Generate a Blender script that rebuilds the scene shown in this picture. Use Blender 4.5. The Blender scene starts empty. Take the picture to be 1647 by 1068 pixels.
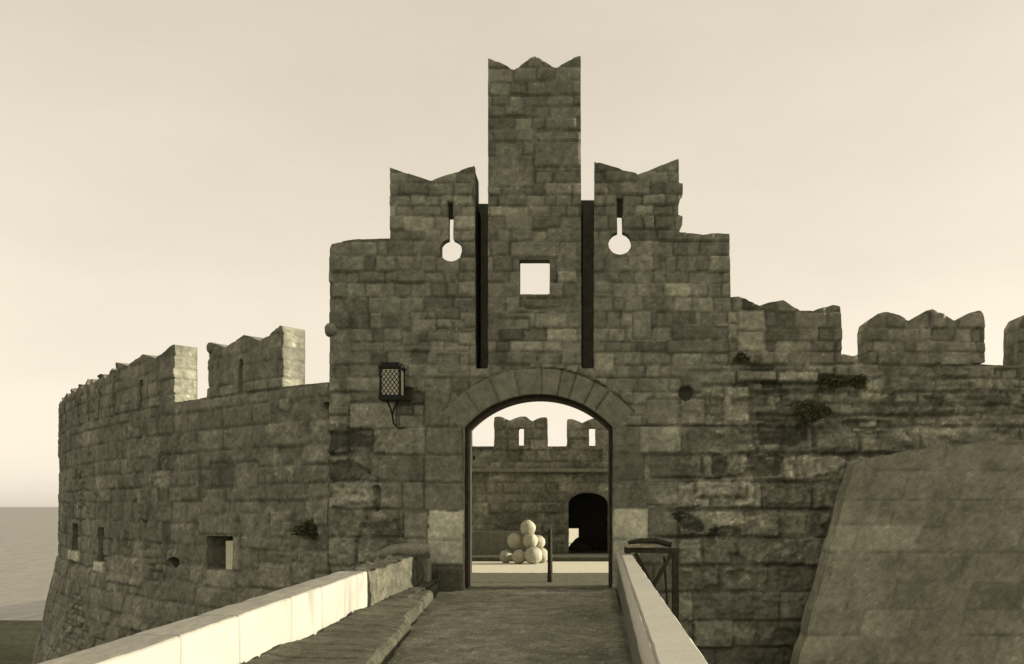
import bpy, math, random
import numpy as np
from mathutils import Vector, Matrix

# ------------------------------------------------------------------ camera, sky, sun
S = bpy.context.scene
C = S.collection
W_PX, H_PX, F = 1647.0, 1068.0, 1500.0
VX, VY, EYE = 945.0, 815.0, 1.6          # where the view axis meets the picture, eye height
Y0 = 18.05                               # distance of the gate front
SC = Y0 / F

cam_d = bpy.data.cameras.new('camera')
cam = bpy.data.objects.new('camera', cam_d)
C.objects.link(cam)
S.camera = cam
cam.location = (0, 0, EYE)
cam.rotation_euler = (math.radians(90), 0, 0)
cam_d.sensor_width = 36.0
cam_d.lens = 36.0 * F / W_PX
cam_d.shift_x = -(VX - W_PX / 2) / W_PX
cam_d.shift_y = (VY - H_PX / 2) / W_PX
cam_d.clip_start = 0.1
cam_d.clip_end = 40000

SUN_AZ = math.radians(6.0)       # how far behind the plane of the gate front
SUN_EL = math.radians(12.8)
sdir = Vector((math.cos(SUN_AZ) * math.cos(SUN_EL), math.sin(SUN_AZ) * math.cos(SUN_EL), math.sin(SUN_EL)))

world = bpy.data.worlds.new("World")
S.world = world
world.use_nodes = True
nt = world.node_tree
nt.nodes.clear()
wo = nt.nodes.new('ShaderNodeOutputWorld')
bg = nt.nodes.new('ShaderNodeBackground')
sky = nt.nodes.new('ShaderNodeTexSky')
sky.sky_type = 'NISHITA'
sky.sun_disc = False
sky.sun_elevation = SUN_EL
sky.sun_rotation = math.atan2(sdir.x, sdir.y)
sky.air_density = 1.0
sky.dust_density = 1.2
sky.ozone_density = 1.0
bw = nt.nodes.new('ShaderNodeRGBToBW')
pw = nt.nodes.new('ShaderNodeMath'); pw.operation = 'POWER'; pw.inputs[1].default_value = 0.36
ml = nt.nodes.new('ShaderNodeMath'); ml.operation = 'MULTIPLY'; ml.inputs[1].default_value = 4.45
tint = nt.nodes.new('ShaderNodeVectorMath'); tint.operation = 'SCALE'
tint.inputs[0].default_value = (1.0, 0.90, 0.73)
nt.links.new(sky.outputs[0], bw.inputs[0])
nt.links.new(bw.outputs[0], pw.inputs[0])
nt.links.new(pw.outputs[0], ml.inputs[0])
tcw = nt.nodes.new('ShaderNodeTexCoord'); mpw = nt.nodes.new('ShaderNodeMapping'); mpw.inputs['Scale'].default_value = (1.6, 1.6, 5.0)
nzw = nt.nodes.new('ShaderNodeTexNoise'); nzw.inputs['Scale'].default_value = 2.2; nzw.inputs['Detail'].default_value = 7; nzw.inputs['Roughness'].default_value = .6
rgw = nt.nodes.new('ShaderNodeMapRange'); rgw.inputs[1].default_value = .3; rgw.inputs[2].default_value = .7; rgw.inputs[3].default_value = .965; rgw.inputs[4].default_value = 1.035
mlw = nt.nodes.new('ShaderNodeMath'); mlw.operation = 'MULTIPLY'
nt.links.new(tcw.outputs['Generated'], mpw.inputs['Vector']); nt.links.new(mpw.outputs[0], nzw.inputs['Vector'])
nt.links.new(nzw.outputs['Fac'], rgw.inputs[0]); nt.links.new(ml.outputs[0], mlw.inputs[0]); nt.links.new(rgw.outputs[0], mlw.inputs[1])
nt.links.new(mlw.outputs[0], tint.inputs['Scale'])
nt.links.new(tint.outputs[0], bg.inputs['Color'])
bg.inputs['Strength'].default_value = 0.082
nt.links.new(bg.outputs[0], wo.inputs[0])

sun_d = bpy.data.lights.new('sun', 'SUN')
sun_d.energy = 4.8
sun_d.angle = math.radians(0.6)
sun_d.color = (1.0, 0.90, 0.74)
sun = bpy.data.objects.new('sun', sun_d)
C.objects.link(sun)
sun.rotation_euler = (-sdir).to_track_quat('-Z', 'Y').to_euler()
sun.location = (30, 10, 30)

S.view_settings.view_transform = 'Standard'
S.view_settings.look = 'None'
S.view_settings.gamma = 1.0
S.view_settings.exposure = 0.78
S.render.engine = 'CYCLES'

random.seed(5)

# ------------------------------------------------------------------ helpers
def px(x, y, Y=Y0):
    """picture point -> (X, Z) on the vertical plane at distance Y"""
    return ((x - VX) * Y / F, EYE + (VY - y) * Y / F)

def PXY(x, y):
    return px(x, y, Y0)

def tag(o, label=None, cat=None, group=None, kind=None):
    if label: o['label'] = label
    if cat: o['category'] = cat
    if group: o['group'] = group
    if kind: o['kind'] = kind
    return o

def thing(name, label, cat, loc=(0, 0, 0), rotz=0, group=None):
    o = bpy.data.objects.new(name, None)
    o.empty_display_size = 0.3
    C.objects.link(o)
    o.location = loc
    o.rotation_euler = (0, 0, rotz)
    return tag(o, label, cat, group)

def link_mesh(name, me, mats, parent=None, world=True):
    o = bpy.data.objects.new(name, me)
    C.objects.link(o)
    for m in (mats if isinstance(mats, (list, tuple)) else [mats]):
        me.materials.append(m)
    if parent:
        o.parent = parent
        if world:   # vertices are in world space
            o.matrix_parent_inverse = (Matrix.Translation(parent.location) @ parent.rotation_euler.to_matrix().to_4x4()).inverted()
    return o

# numpy noise ---------------------------------------------------------
def _hash(ix, iy, seed):
    with np.errstate(over='ignore'):
        h = (ix.astype(np.int64) * 374761393 + iy.astype(np.int64) * 668265263 + seed * 1442695041) & 0xffffffff
        h = ((h ^ (h >> 13)) * 1274126177) & 0xffffffff
        h = ((h ^ (h >> 16)) * 2246822519) & 0xffffffff
        h = h ^ (h >> 15)
    return (h & 0xffffff) / float(0xffffff)

def vnoise(x, y, seed=0):
    x = np.asarray(x, float); y = np.asarray(y, float)
    ix = np.floor(x); iy = np.floor(y)
    fx = x - ix; fy = y - iy
    fx = fx * fx * (3 - 2 * fx); fy = fy * fy * (3 - 2 * fy)
    a = _hash(ix, iy, seed); b = _hash(ix + 1, iy, seed)
    c = _hash(ix, iy + 1, seed); d = _hash(ix + 1, iy + 1, seed)
    return (a * (1 - fx) + b * fx) * (1 - fy) + (c * (1 - fx) + d * fx) * fy

def fbm(x, y, octv=4, seed=0):
    s = 0; a = 1; t = 0
    for k in range(octv):
        s = s + a * (vnoise(x * 2 ** k, y * 2 ** k, seed + 17 * k) - .5)
        t += a * .5; a *= .55
    return s / t          # about -1..1

def sstep(a, b, x):
    t = np.clip((x - a) / (b - a), 0, 1)
    return t * t * (3 - 2 * t)

# polygons ------------------------------------------------------------
def in_poly(x, y, poly):
    inside = np.zeros(x.shape, bool)
    n = len(poly)
    for i in range(n):
        x1, y1 = poly[i]; x2, y2 = poly[(i + 1) % n]
        if y1 == y2: continue
        c = ((y1 > y) != (y2 > y))
        xi = (x2 - x1) * (y - y1) / (y2 - y1) + x1
        inside ^= c & (x < xi)
    return inside

def jitter_poly(poly, amp, step=0.07, seed=3):
    out = []
    n = len(poly)
    for i in range(n):
        a = np.array(poly[i], float); b = np.array(poly[(i + 1) % n], float)
        L = np.linalg.norm(b - a)
        k = max(1, int(L / step)) if amp > 0 else 1
        for j in range(k):
            p = a + (b - a) * j / k
            jx = fbm(np.array([p[0] * 4.3 + 9]), np.array([p[1] * 4.3]), 3, seed)[0]
            jy = fbm(np.array([p[0] * 4.3]), np.array([p[1] * 4.3 + 7]), 3, seed + 5)[0]
            out.append((p[0] + amp * jx, p[1] + amp * jy))
    return out

def circle(cx, cy, r, n=28, a0=0, a1=2 * math.pi, closed=True):
    m = n if closed else n + 1
    return [(cx + r * math.cos(a0 + (a1 - a0) * i / n), cy + r * math.sin(a0 + (a1 - a0) * i / n)) for i in range(m)]

# masonry -------------------------------------------------------------
class Masonry:
    """irregular ashlar: courses of varying height, stones of varying width"""
    def __init__(self, u0, u1, z0, z1, ch, sw, seed=1, wob=0.02, patches=(), rough=None, joint=0.014,
                 depth=0.03, offs=0.012, erode=1.0, contrast=0.24, base=0.07, zlist=None):
        rng = np.random.RandomState(seed)
        self.seed = seed; self.wob = wob; self.patches = patches; self.rough = rough
        self.joint = joint; self.depth = depth; self.offs = offs; self.erode = erode
        self.contrast = contrast; self.base = base
        z = z0; self.zc = [z]
        if zlist is not None: self.zc = sorted(zlist); z = self.zc[-1]
        while z < z1:
            h = ch(z) if callable(ch) else rng.uniform(*ch)
            if callable(ch): h *= rng.uniform(.78, 1.22)
            z += h; self.zc.append(z)
        self.rows = []
        for i in range(len(self.zc) - 1):
            zc = self.zc[i]
            u = u0 - rng.uniform(0, 1); js = [u]
            while u < u1 + 1:
                w = sw(zc) * rng.uniform(.5, 1.6) if callable(sw) else rng.uniform(*sw)
                u += w; js.append(u)
            self.rows.append(np.array(js))
        self.zc = np.array(self.zc)

    def __call__(self, u, z):
        sd = self.seed
        uu = u + self.wob * fbm(u * 1.3, z * 1.3, 3, sd + 40) + .012 * fbm(u * 9, z * 9, 2, sd + 41)
        zz = z + self.wob * fbm(u * .9, z * 1.3, 3, sd + 50) + .012 * fbm(u * 9, z * 9, 2, sd + 51)
        ci = np.clip(np.searchsorted(self.zc, zz) - 1, 0, len(self.rows) - 1)
        ez = np.minimum(zz - self.zc[ci], self.zc[ci + 1] - zz)
        eu = np.zeros_like(uu); si = np.zeros(uu.shape, int)
        cu = np.zeros_like(uu)
        for k in np.unique(ci):
            m = ci == k
            js = self.rows[k]
            j = np.clip(np.searchsorted(js, uu[m]) - 1, 0, len(js) - 2)
            si[m] = j
            eu[m] = np.minimum(uu[m] - js[j], js[j + 1] - uu[m])
            cu[m] = uu[m] - .5 * (js[j] + js[j + 1])
        r1 = _hash(ci, si, sd + 1); r2 = _hash(ci, si, sd + 2); r3 = _hash(ci, si, sd + 3); r4 = _hash(ci, si, sd + 4)
        rough = (self.rough(u, z) if self.rough is not None else 0.0) + np.zeros_like(u)
        eu = eu + rough * .12 * sstep(-.1, .4, fbm(u * 1.4, z * 1.4, 2, sd + 73))
        e = np.minimum(ez, eu)
        cz = zz - .5 * (self.zc[ci] + self.zc[ci + 1])
        jv = np.clip(.62 + .75 * fbm(u * 1.7 + 3, z * 1.7, 3, sd + 70) + .25 * (r4 - .5), .12, 1.15)
        bright = 1 + self.contrast * (2 * r1 - 1) + .3 * (r2 > .93) - .22 * (r2 < .08)
        off = self.offs * (2 * r3 - 1) * 1.6
        for pi_, p in enumerate(self.patches):
            x0, y0, x1, y1, b, o = p
            m = (uu > x0) & (uu < x1) & (zz > y0) & (zz < y1)
            if not m.any(): continue
            e[m] = np.minimum(np.minimum(uu[m] - x0, x1 - uu[m]), np.minimum(zz[m] - y0, y1 - zz[m]))
            bright[m] = b; off[m] = o
            r4[m] = .3; cu[m] = uu[m] - .5 * (x0 + x1); cz[m] = zz[m] - .5 * (y0 + y1)
            # the stones round a patch keep a joint against it
        for p in self.patches:
            x0, y0, x1, y1, b, o = p
            dx = np.maximum(np.maximum(x0 - uu, uu - x1), 0); dz = np.maximum(np.maximum(y0 - zz, zz - y1), 0)
            dd = np.hypot(dx, dz)
            m = dd > 0
            e[m] = np.minimum(e[m], dd[m])
        n1 = fbm(u * 3.1, z * 3.1, 4, sd + 60)
        n2 = fbm(u * 14, z * 14, 3, sd + 61)
        n3 = fbm(u * .55, z * .8, 4, sd + 62)
        jw = self.joint * (1 + .9 * n1 + 1.2 * rough)
        rnd = .012 + .05 * r4 * self.erode * (.5 + rough)
        prof = sstep(0, 1, np.clip((e - jw * .5) / rnd, 0, 1))
        h = self.base + off * (1 + 2.2 * rough) + (r3 - .5) * .03 * cu + (r4 - .5) * .05 * cz
        h = h - self.depth * jv * (1 + rough * 1.6) * (1 - prof)
        h = h + .006 * n2 * (1 + 3.2 * rough) + .008 * n1
        # weathering: pitted, hollowed stones
        pit = sstep(.12, .6, fbm(u * 2.1, z * 3.3, 5, sd + 63))
        h = h - pit * (.012 + .11 * rough)
        ledge = sstep(.0, .5, fbm(u * .9 + 5, z * 2.6, 4, sd + 66)) 
        h = h + rough * .045 * ledge
        col = bright * (1 + .22 * n1 + .18 * n2 * (1 + rough) + .32 * n3)
        stain = sstep(.15, .7, fbm(u * 2.4, z * .45, 4, sd + 64))          # run-off streaks
        col = col * (1 - .28 * stain)
        lich = sstep(.25, .6, fbm(u * 1.6, z * 1.9, 5, sd + 65))
        col = col * (1 - (.16 + .22 * rough) * lich)
        pale = sstep(.22, .55, fbm(u * 2.6 + 3, z * 3.6, 5, sd + 68))
        col = col * (1 + (.12 + rough * .75) * pale)
        col = col * (1 - .40 * jv * (1 - prof))
        spk = fbm(u * 26, z * 26, 2, sd + 72)
        col = col * (1 + (.20 + .2 * rough) * spk) * (1 + (.5 + .4 * rough) * sstep(.45, .8, spk) * sstep(-.2, .5, n1))
        return np.maximum(h, .008), np.clip(col, .16, 3.4)

# shell walls -----------------------------------------------------------
def build_shell(parts, cell, evalf, mapf, amp=.012, coreColor=.8, seed=3, flip=False):
    """parts: list of dict(name, outer, holes, thick, mat, parent, [label]).  (u,z) outlines; the front is a fine relief,
    every solid is closed at its back and along its outline."""
    for p in parts:
        a = p.get('amp', amp)
        p['o'] = jitter_poly(p['outer'], a, seed=seed)
        p['h'] = [jitter_poly(h, a * .5, .05, seed=seed) for h in p.get('holes', [])]
    allp = np.array([q for p in parts for q in p['o']])
    u0, z0 = allp.min(0) - 2 * cell; u1, z1 = allp.max(0) + 2 * cell
    nu = int((u1 - u0) / cell) + 1; nz = int((z1 - z0) / cell) + 1
    uc = u0 + (np.arange(nu) + .5) * cell; zc = z0 + (np.arange(nz) + .5) * cell
    UC, ZC = np.meshgrid(uc, zc, indexing='ij')
    owner = -np.ones((nu, nz), int)
    def inside(part, x, y):
        m = in_poly(x, y, part['o'])
        for h in part['h']: m &= ~in_poly(x, y, h)
        return m
    for i, p in enumerate(parts):
        m = (owner < 0) & inside(p, UC, ZC)
        owner[m] = i
    uni = owner >= 0
    # outline segments on the border of the union
    seg = []
    for p in parts:
        for loop in [p['o']] + p['h']:
            L = np.array(loop); N = np.roll(L, -1, 0)
            mid = (L + N) / 2; d = N - L; ln = np.maximum(np.hypot(d[:, 0], d[:, 1]), 1e-9)
            nx = -d[:, 1] / ln; ny = d[:, 0] / ln
            eps = .012
            A = np.zeros(len(L), bool); B = np.zeros(len(L), bool)
            for q in parts:
                A |= inside(q, mid[:, 0] + nx * eps, mid[:, 1] + ny * eps)
                B |= inside(q, mid[:, 0] - nx * eps, mid[:, 1] - ny * eps)
            keep = ~(A & B)
            seg.append(np.hstack([L[keep], N[keep]]))
    seg = np.vstack(seg)
    ug = u0 + np.arange(nu + 1) * cell; zg = z0 + np.arange(nz + 1) * cell
    U, Z = np.meshgrid(ug, zg, indexing='ij')
    pad = np.zeros((nu + 2, nz + 2), bool); pad[1:-1, 1:-1] = uni
    cnt = pad[:-1, :-1].astype(int) + pad[1:, :-1] + pad[:-1, 1:] + pad[1:, 1:]
    bnd = (cnt > 0) & (cnt < 4)
    bi, bj = np.nonzero(bnd)
    P = np.stack([U[bi, bj], Z[bi, bj]], 1)
    best = np.full(len(P), 1e9); bp = P.copy()
    for s in range(0, len(seg), 1):
        ax, ay, bx, by = seg[s]
        near = (P[:, 0] > min(ax, bx) - 3 * cell) & (P[:, 0] < max(ax, bx) + 3 * cell) & (P[:, 1] > min(ay, by) - 3 * cell) & (P[:, 1] < max(ay, by) + 3 * cell)
        idx = np.nonzero(near)[0]
        if not len(idx): continue
        q = P[idx]
        dx, dy = bx - ax, by - ay; l2 = max(dx * dx + dy * dy, 1e-12)
        t = np.clip(((q[:, 0] - ax) * dx + (q[:, 1] - ay) * dy) / l2, 0, 1)
        c = np.stack([ax + t * dx, ay + t * dy], 1)
        dd = np.hypot(*(c - q).T)
        m = dd < best[idx]
        best[idx[m]] = dd[m]; bp[idx[m]] = c[m]
    ok = best < 1.6 * cell
    U[bi[ok], bj[ok]] = bp[ok, 0]; Z[bi[ok], bj[ok]] = bp[ok, 1]
    Hh, Cc = evalf(U.ravel(), Z.ravel())
    Hh = Hh.reshape(U.shape); Cc = Cc.reshape(U.shape)
    outs = []
    for i, p in enumerate(parts):
        own = owner == i
        ci, cj = np.nonzero(own)
        if not len(ci): continue
        vid = -np.ones(U.shape, int)
        used = np.zeros(U.shape, bool)
        for a, b in ((0, 0), (1, 0), (1, 1), (0, 1)): used[ci + a, cj + b] = True
        vi, vj = np.nonzero(used)
        vid[vi, vj] = np.arange(len(vi))
        nv = len(vi)
        u = U[vi, vj]; z = Z[vi, vj]; h = Hh[vi, vj]; c = Cc[vi, vj]
        front = mapf(u, z, h)
        th = p['thick']
        back = mapf(u, z, -th * np.ones_like(u))
        q = np.stack([vid[ci, cj], vid[ci + 1, cj], vid[ci + 1, cj + 1], vid[ci, cj + 1]], 1)
        verts = [front, back]; cols = [c, np.full(nv, coreColor)]
        faces = [q, (q + nv)[:, ::-1]]
        smooth = [np.ones(len(q), bool), np.zeros(len(q), bool)]
        base = 2 * nv
        # rim
        padO = np.zeros((nu + 2, nz + 2), bool); padO[1:-1, 1:-1] = own
        edges = []
        for (di, dj, a, b) in ((0, -1, (0, 0), (1, 0)), (1, 0, (1, 0), (1, 1)), (0, 1, (1, 1), (0, 1)), (-1, 0, (0, 1), (0, 0))):
            m = own & ~padO[1 + di:1 + di + nu, 1 + dj:1 + dj + nz]
            ei, ej = np.nonzero(m)
            ga = vid[ei + a[0], ej + a[1]]; gb = vid[ei + b[0], ej + b[1]]
            edges.append(np.stack([ga, gb], 1))
        E = np.vstack(edges)
        nd = max(1, int(th / .05)) if th < 2 else int(th / .5)
        prev_a = E[:, 0]; prev_b = E[:, 1]
        eu = np.unique(E)
        remap = -np.ones(nv, int)
        remap[eu] = np.arange(len(eu))
        prev = None
        for k in range(nd + 1):
            if k == 0:
                verts.append(front[eu]); cols.append(c[eu])
                ids = base + np.arange(len(eu)); base += len(eu)
            elif k == nd:
                ids = eu + nv
            else:
                dep = th * k / nd
                rr = mapf(u[eu], z[eu], -dep * np.ones(len(eu)))
                _, cc = evalf(u[eu] - dep * 1.4 + .37, z[eu] + .0)
                cc = cc * 1.2  # rim tone raised: sunlight on the merlon ends put into the colour
                verts.append(rr); cols.append(cc)
                ids = base + np.arange(len(eu)); base += len(eu)
            if k > 0:
                fa = prev[remap[E[:, 0]]]; fb = prev[remap[E[:, 1]]]
                ba = ids[remap[E[:, 0]]]; bb = ids[remap[E[:, 1]]]
                faces.append(np.stack([fb, fa, ba, bb], 1))
                smooth.append(np.zeros(len(E), bool))
            prev = ids
        V = np.vstack(verts); Fq = np.vstack(faces)
        if flip: Fq = Fq[:, ::-1]
        sm = np.concatenate(smooth); CC = np.concatenate(cols)
        me = make_mesh(p['name'], V, Fq, CC, sm)
        o = link_mesh(p['name'], me, p['mat'], p.get('parent'))
        if p.get('label'): o['label'] = p['label']
        outs.append(o)
    return outs

def make_mesh(name, V, Fq, col=None, sm=None):
    me = bpy.data.meshes.new(name)
    V = np.asarray(V, float)
    me.vertices.add(len(V)); me.vertices.foreach_set('co', V.ravel())
    n = len(Fq); k = Fq.shape[1]
    me.loops.add(n * k); me.loops.foreach_set('vertex_index', Fq.ravel().astype(np.int32))
    me.polygons.add(n)
    me.polygons.foreach_set('loop_start', (np.arange(n) * k).astype(np.int32))
    try: me.polygons.foreach_set('loop_total', np.full(n, k, np.int32))
    except Exception: pass
    if sm is not None: me.polygons.foreach_set('use_smooth', sm)
    at = me.attributes.new('tone', 'FLOAT', 'POINT')
    at.data.foreach_set('value', (np.ones(len(V)) if col is None else np.asarray(col, float)).astype(np.float32))
    me.update(calc_edges=True)
    me.validate()
    return me

# simple solids ---------------------------------------------------------
class MB:
    def __init__(s): s.v = []; s.f = []; s.sm = []
    def add(s, vs, fs, smooth=False):
        b = len(s.v); s.v += [tuple(v) for v in vs]
        for f in fs: s.f.append([b + i for i in f]); s.sm.append(smooth)
        return s
    def box(s, c, d, rot=None, j=0.0, bev=0.0):
        hx, hy, hz = d[0] / 2, d[1] / 2, d[2] / 2
        pts = []
        for z in (-hz, hz):
            for (x, y) in ((-hx, -hy), (hx, -hy), (hx, hy), (-hx, hy)):
                p = Vector((x + random.uniform(-j, j), y + random.uniform(-j, j), z + random.uniform(-j, j)))
                if rot is not None: p = rot @ p
                pts.append(p + Vector(c))
        return s.add(pts, [(0, 3, 2, 1), (4, 5, 6, 7), (0, 1, 5, 4), (1, 2, 6, 5), (2, 3, 7, 6), (3, 0, 4, 7)])
    def beam(s, a, b, w, t, j=0.0, up=Vector((0, 1, 0))):
        a = Vector(a); b = Vector(b); d = (b - a); L = d.length; d.normalize()
        x = d.cross(up).normalized(); y = x.cross(d).normalized()
        pts = []
        for e in (a, b):
            for (i, k) in ((-1, -1), (1, -1), (1, 1), (-1, 1)):
                pts.append(e + x * (i * w / 2 + random.uniform(-j, j)) + y * (k * t / 2 + random.uniform(-j, j)))
        return s.add(pts, [(0, 3, 2, 1), (4, 5, 6, 7), (0, 1, 5, 4), (1, 2, 6, 5), (2, 3, 7, 6), (3, 0, 4, 7)])
    def tube(s, pts, r, n=8):
        pts = [Vector(p) for p in pts]; rings = []
        for i, p in enumerate(pts):
            d = (pts[min(i + 1, len(pts) - 1)] - pts[max(i - 1, 0)]).normalized()
            ref = Vector((0, 1, 0)) if abs(d.y) < .9 else Vector((1, 0, 0))
            x = d.cross(ref).normalized(); y = x.cross(d)
            rr = r[i] if isinstance(r, (list, tuple)) else r
            rings.append([p + x * rr * math.cos(2 * math.pi * k / n) + y * rr * math.sin(2 * math.pi * k / n) for k in range(n)])
        vs = [v for R in rings for v in R]; fs = []
        for i in range(len(pts) - 1):
            for k in range(n):
                fs.append((i * n + k, i * n + (k + 1) % n, (i + 1) * n + (k + 1) % n, (i + 1) * n + k))
        fs.append(tuple(range(n - 1, -1, -1))); fs.append(tuple((len(pts) - 1) * n + k for k in range(n)))
        return s.add(vs, fs, True)
    def build(s, name, mat, parent=None, bevel=0):
        me = bpy.data.meshes.new(name)
        me.from_pydata(s.v, [], s.f)
        me.polygons.foreach_set('use_smooth', s.sm)
        at = me.attributes.new('tone', 'FLOAT', 'POINT')
        at.data.foreach_set('value', [1.0] * len(s.v))
        me.update()
        o = link_mesh(name, me, mat, parent)
        if bevel:
            m = o.modifiers.new('bevel', 'BEVEL'); m.width = bevel; m.segments = 2; m.limit_method = 'ANGLE'
        return o

# materials -------------------------------------------------------------
def mat_stone(name, rgb, fine=55.0, bump=.35, rough=.93, var=.35, dist=.01, scale2=7.0):
    m = bpy.data.materials.new(name); m.use_nodes = True
    n = m.node_tree; b = n.nodes['Principled BSDF']
    b.inputs['Roughness'].default_value = rough
    b.inputs['Specular IOR Level'].default_value = .15
    tc = n.nodes.new('ShaderNodeTexCoord')
    at = n.nodes.new('ShaderNodeAttribute'); at.attribute_name = 'tone'
    n1 = n.nodes.new('ShaderNodeTexNoise'); n1.inputs['Scale'].default_value = fine; n1.inputs['Detail'].default_value = 5; n1.inputs['Roughness'].default_value = .65
    n2 = n.nodes.new('ShaderNodeTexNoise'); n2.inputs['Scale'].default_value = scale2; n2.inputs['Detail'].default_value = 6; n2.inputs['Roughness'].default_value = .6
    n.links.new(tc.outputs['Object'], n1.inputs['Vector']); n.links.new(tc.outputs['Object'], n2.inputs['Vector'])
    r1 = n.nodes.new('ShaderNodeMapRange'); r1.inputs[1].default_value = .3; r1.inputs[2].default_value = .7
    r1.inputs[3].default_value = 1 - var; r1.inputs[4].default_value = 1 + var
    n.links.new(n1.outputs['Fac'], r1.inputs[0])
    r2 = n.nodes.new('ShaderNodeMapRange'); r2.inputs[1].default_value = .3; r2.inputs[2].default_value = .7
    r2.inputs[3].default_value = 1 - var * .7; r2.inputs[4].default_value = 1 + var * .7
    n.links.new(n2.outputs['Fac'], r2.inputs[0])
    a = n.nodes.new('ShaderNodeMath'); a.operation = 'MULTIPLY'; n.links.new(r1.outputs[0], a.inputs[0]); n.links.new(r2.outputs[0], a.inputs[1])
    a2 = n.nodes.new('ShaderNodeMath'); a2.operation = 'MULTIPLY'; n.links.new(a.outputs[0], a2.inputs[0]); n.links.new(at.outputs['Fac'], a2.inputs[1])
    v = n.nodes.new('ShaderNodeVectorMath'); v.operation = 'SCALE'; v.inputs[0].default_value = rgb
    n.links.new(a2.outputs[0], v.inputs['Scale'])
    n.links.new(v.outputs[0], b.inputs['Base Color'])
    bp = n.nodes.new('ShaderNodeBump'); bp.inputs['Strength'].default_value = bump; bp.inputs['Distance'].default_value = dist
    ad = n.nodes.new('ShaderNodeMath'); ad.operation = 'ADD'; n.links.new(n1.outputs['Fac'], ad.inputs[0]); n.links.new(n2.outputs['Fac'], ad.inputs[1])
    n.links.new(ad.outputs[0], bp.inputs['Height']); n.links.new(bp.outputs[0], b.inputs['Normal'])
    return m

STONE = mat_stone('weathered_limestone', (.208, .207, .158))
STONE_L = mat_stone('bastion_limestone', (.186, .184, .140))
STONE_R = mat_stone('rough_limestone', (.190, .187, .142), bump=.6, dist=.02)
SUNLIT = mat_stone('sunlit_limestone', (.62, .60, .46), var=.14)  # sunlight on the bastion window stones put into a pale colour
LIME = mat_stone('whitewashed_stone', (.40, .39, .325), var=.07, bump=.25)
LIME2 = mat_stone('worn_coping_stone', (.17, .165, .125), var=.14, bump=.4)
KERB = mat_stone('shaded_kerb_stone', (.085, .084, .058), var=.5, bump=.8, dist=.03)  # darkened to stand for shade on the kerb and at the courtyard wall foot
SHADED = mat_stone('old_shaded_stone', (.125, .122, .088), var=.5, bump=.8, dist=.03)  # shade on the parapet by the gate put into a dark stone colour
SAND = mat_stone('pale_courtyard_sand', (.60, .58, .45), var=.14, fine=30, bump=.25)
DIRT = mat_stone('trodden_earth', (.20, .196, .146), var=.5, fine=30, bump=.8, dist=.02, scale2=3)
THRESH_SHADE = mat_stone('threshold_shade_floor', (.13, .127, .085), var=.35, fine=30, bump=.6)  # shade on the threshold floor put into a dark colour
MOAT = mat_stone('moat_earth', (.10, .10, .055), var=.5, fine=4, scale2=.3)
WOOD = mat_stone('dark_weathered_timber', (.045, .041, .028), var=.4, fine=30)
WOODL = mat_stone('pale_worn_plank', (.30, .28, .19), var=.25, fine=30)
IRON = mat_stone('black_wrought_iron', (.018, .018, .015), rough=.55, var=.3)
BALL = mat_stone('pale_cannonball_stone', (.38, .37, .285), var=.2, fine=26, bump=.5, dist=.02)
SMOOTH = mat_stone('smooth_talus_masonry', (.205, .202, .152), var=.25, fine=40, bump=.3)
LEAF = mat_stone('grey_green_leaf', (.07, .075, .035), var=.4)
BRICKD = mat_stone('inner_wall_limestone', (.180, .177, .134), bump=.6)

mg = bpy.data.materials.new('leaded_glass'); mg.use_nodes = True
g = mg.node_tree.nodes['Principled BSDF']
g.inputs['Base Color'].default_value = (.8, .78, .62, 1); g.inputs['Roughness'].default_value = .35
g.inputs['Transmission Weight'].default_value = .45; g.inputs['IOR'].default_value = 1.1

msea = bpy.data.materials.new('calm_sea'); msea.use_nodes = True
n = msea.node_tree; b = n.nodes['Principled BSDF']
b.inputs['Base Color'].default_value = (.17, .16, .12, 1); b.inputs['Roughness'].default_value = .38
tcs = n.nodes.new('ShaderNodeTexCoord'); nz = n.nodes.new('ShaderNodeTexNoise'); nz.inputs['Scale'].default_value = .35; nz.inputs['Detail'].default_value = 8
mp = n.nodes.new('ShaderNodeMapping'); mp.inputs['Scale'].default_value = (1, .35, 1)
bpn = n.nodes.new('ShaderNodeBump'); bpn.inputs['Strength'].default_value = .9; bpn.inputs['Distance'].default_value = .9
n.links.new(tcs.outputs['Object'], mp.inputs['Vector']); n.links.new(mp.outputs[0], nz.inputs['Vector'])
n.links.new(nz.outputs['Fac'], bpn.inputs['Height']); n.links.new(bpn.outputs[0], b.inputs['Normal'])

# ------------------------------------------------------------------ the setting
MOATZ = -5.0
def sheet(name, pts, z, mat):
    mb = MB(); mb.add([(x, y, z) for x, y in pts], [tuple(range(len(pts)))])
    o = mb.build(name, mat); return tag(o, kind='structure')

sheet('sea', [(-20000, -20000), (20000, -20000), (20000, 20000), (-20000, 20000)], -5.6, msea)

def relief(name, x0, x1, y0, y1, nx, ny, zf, mat, parent=None, tone=None):
    xs = np.linspace(x0, x1, nx + 1); ys = np.linspace(y0, y1, ny + 1)
    X, Y = np.meshgrid(xs, ys, indexing='ij')
    Z = zf(X, Y)
    V = np.stack([X.ravel(), Y.ravel(), Z.ravel()], 1)
    i, j = np.meshgrid(np.arange(nx), np.arange(ny), indexing='ij')
    a = (i * (ny + 1) + j).ravel()
    Fq = np.stack([a, a + ny + 1, a + ny + 2, a + 1], 1)
    me = make_mesh(name, V, Fq, None if tone is None else tone(X, Y).ravel(), np.ones(len(Fq), bool))
    return link_mesh(name, me, mat, parent)

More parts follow.
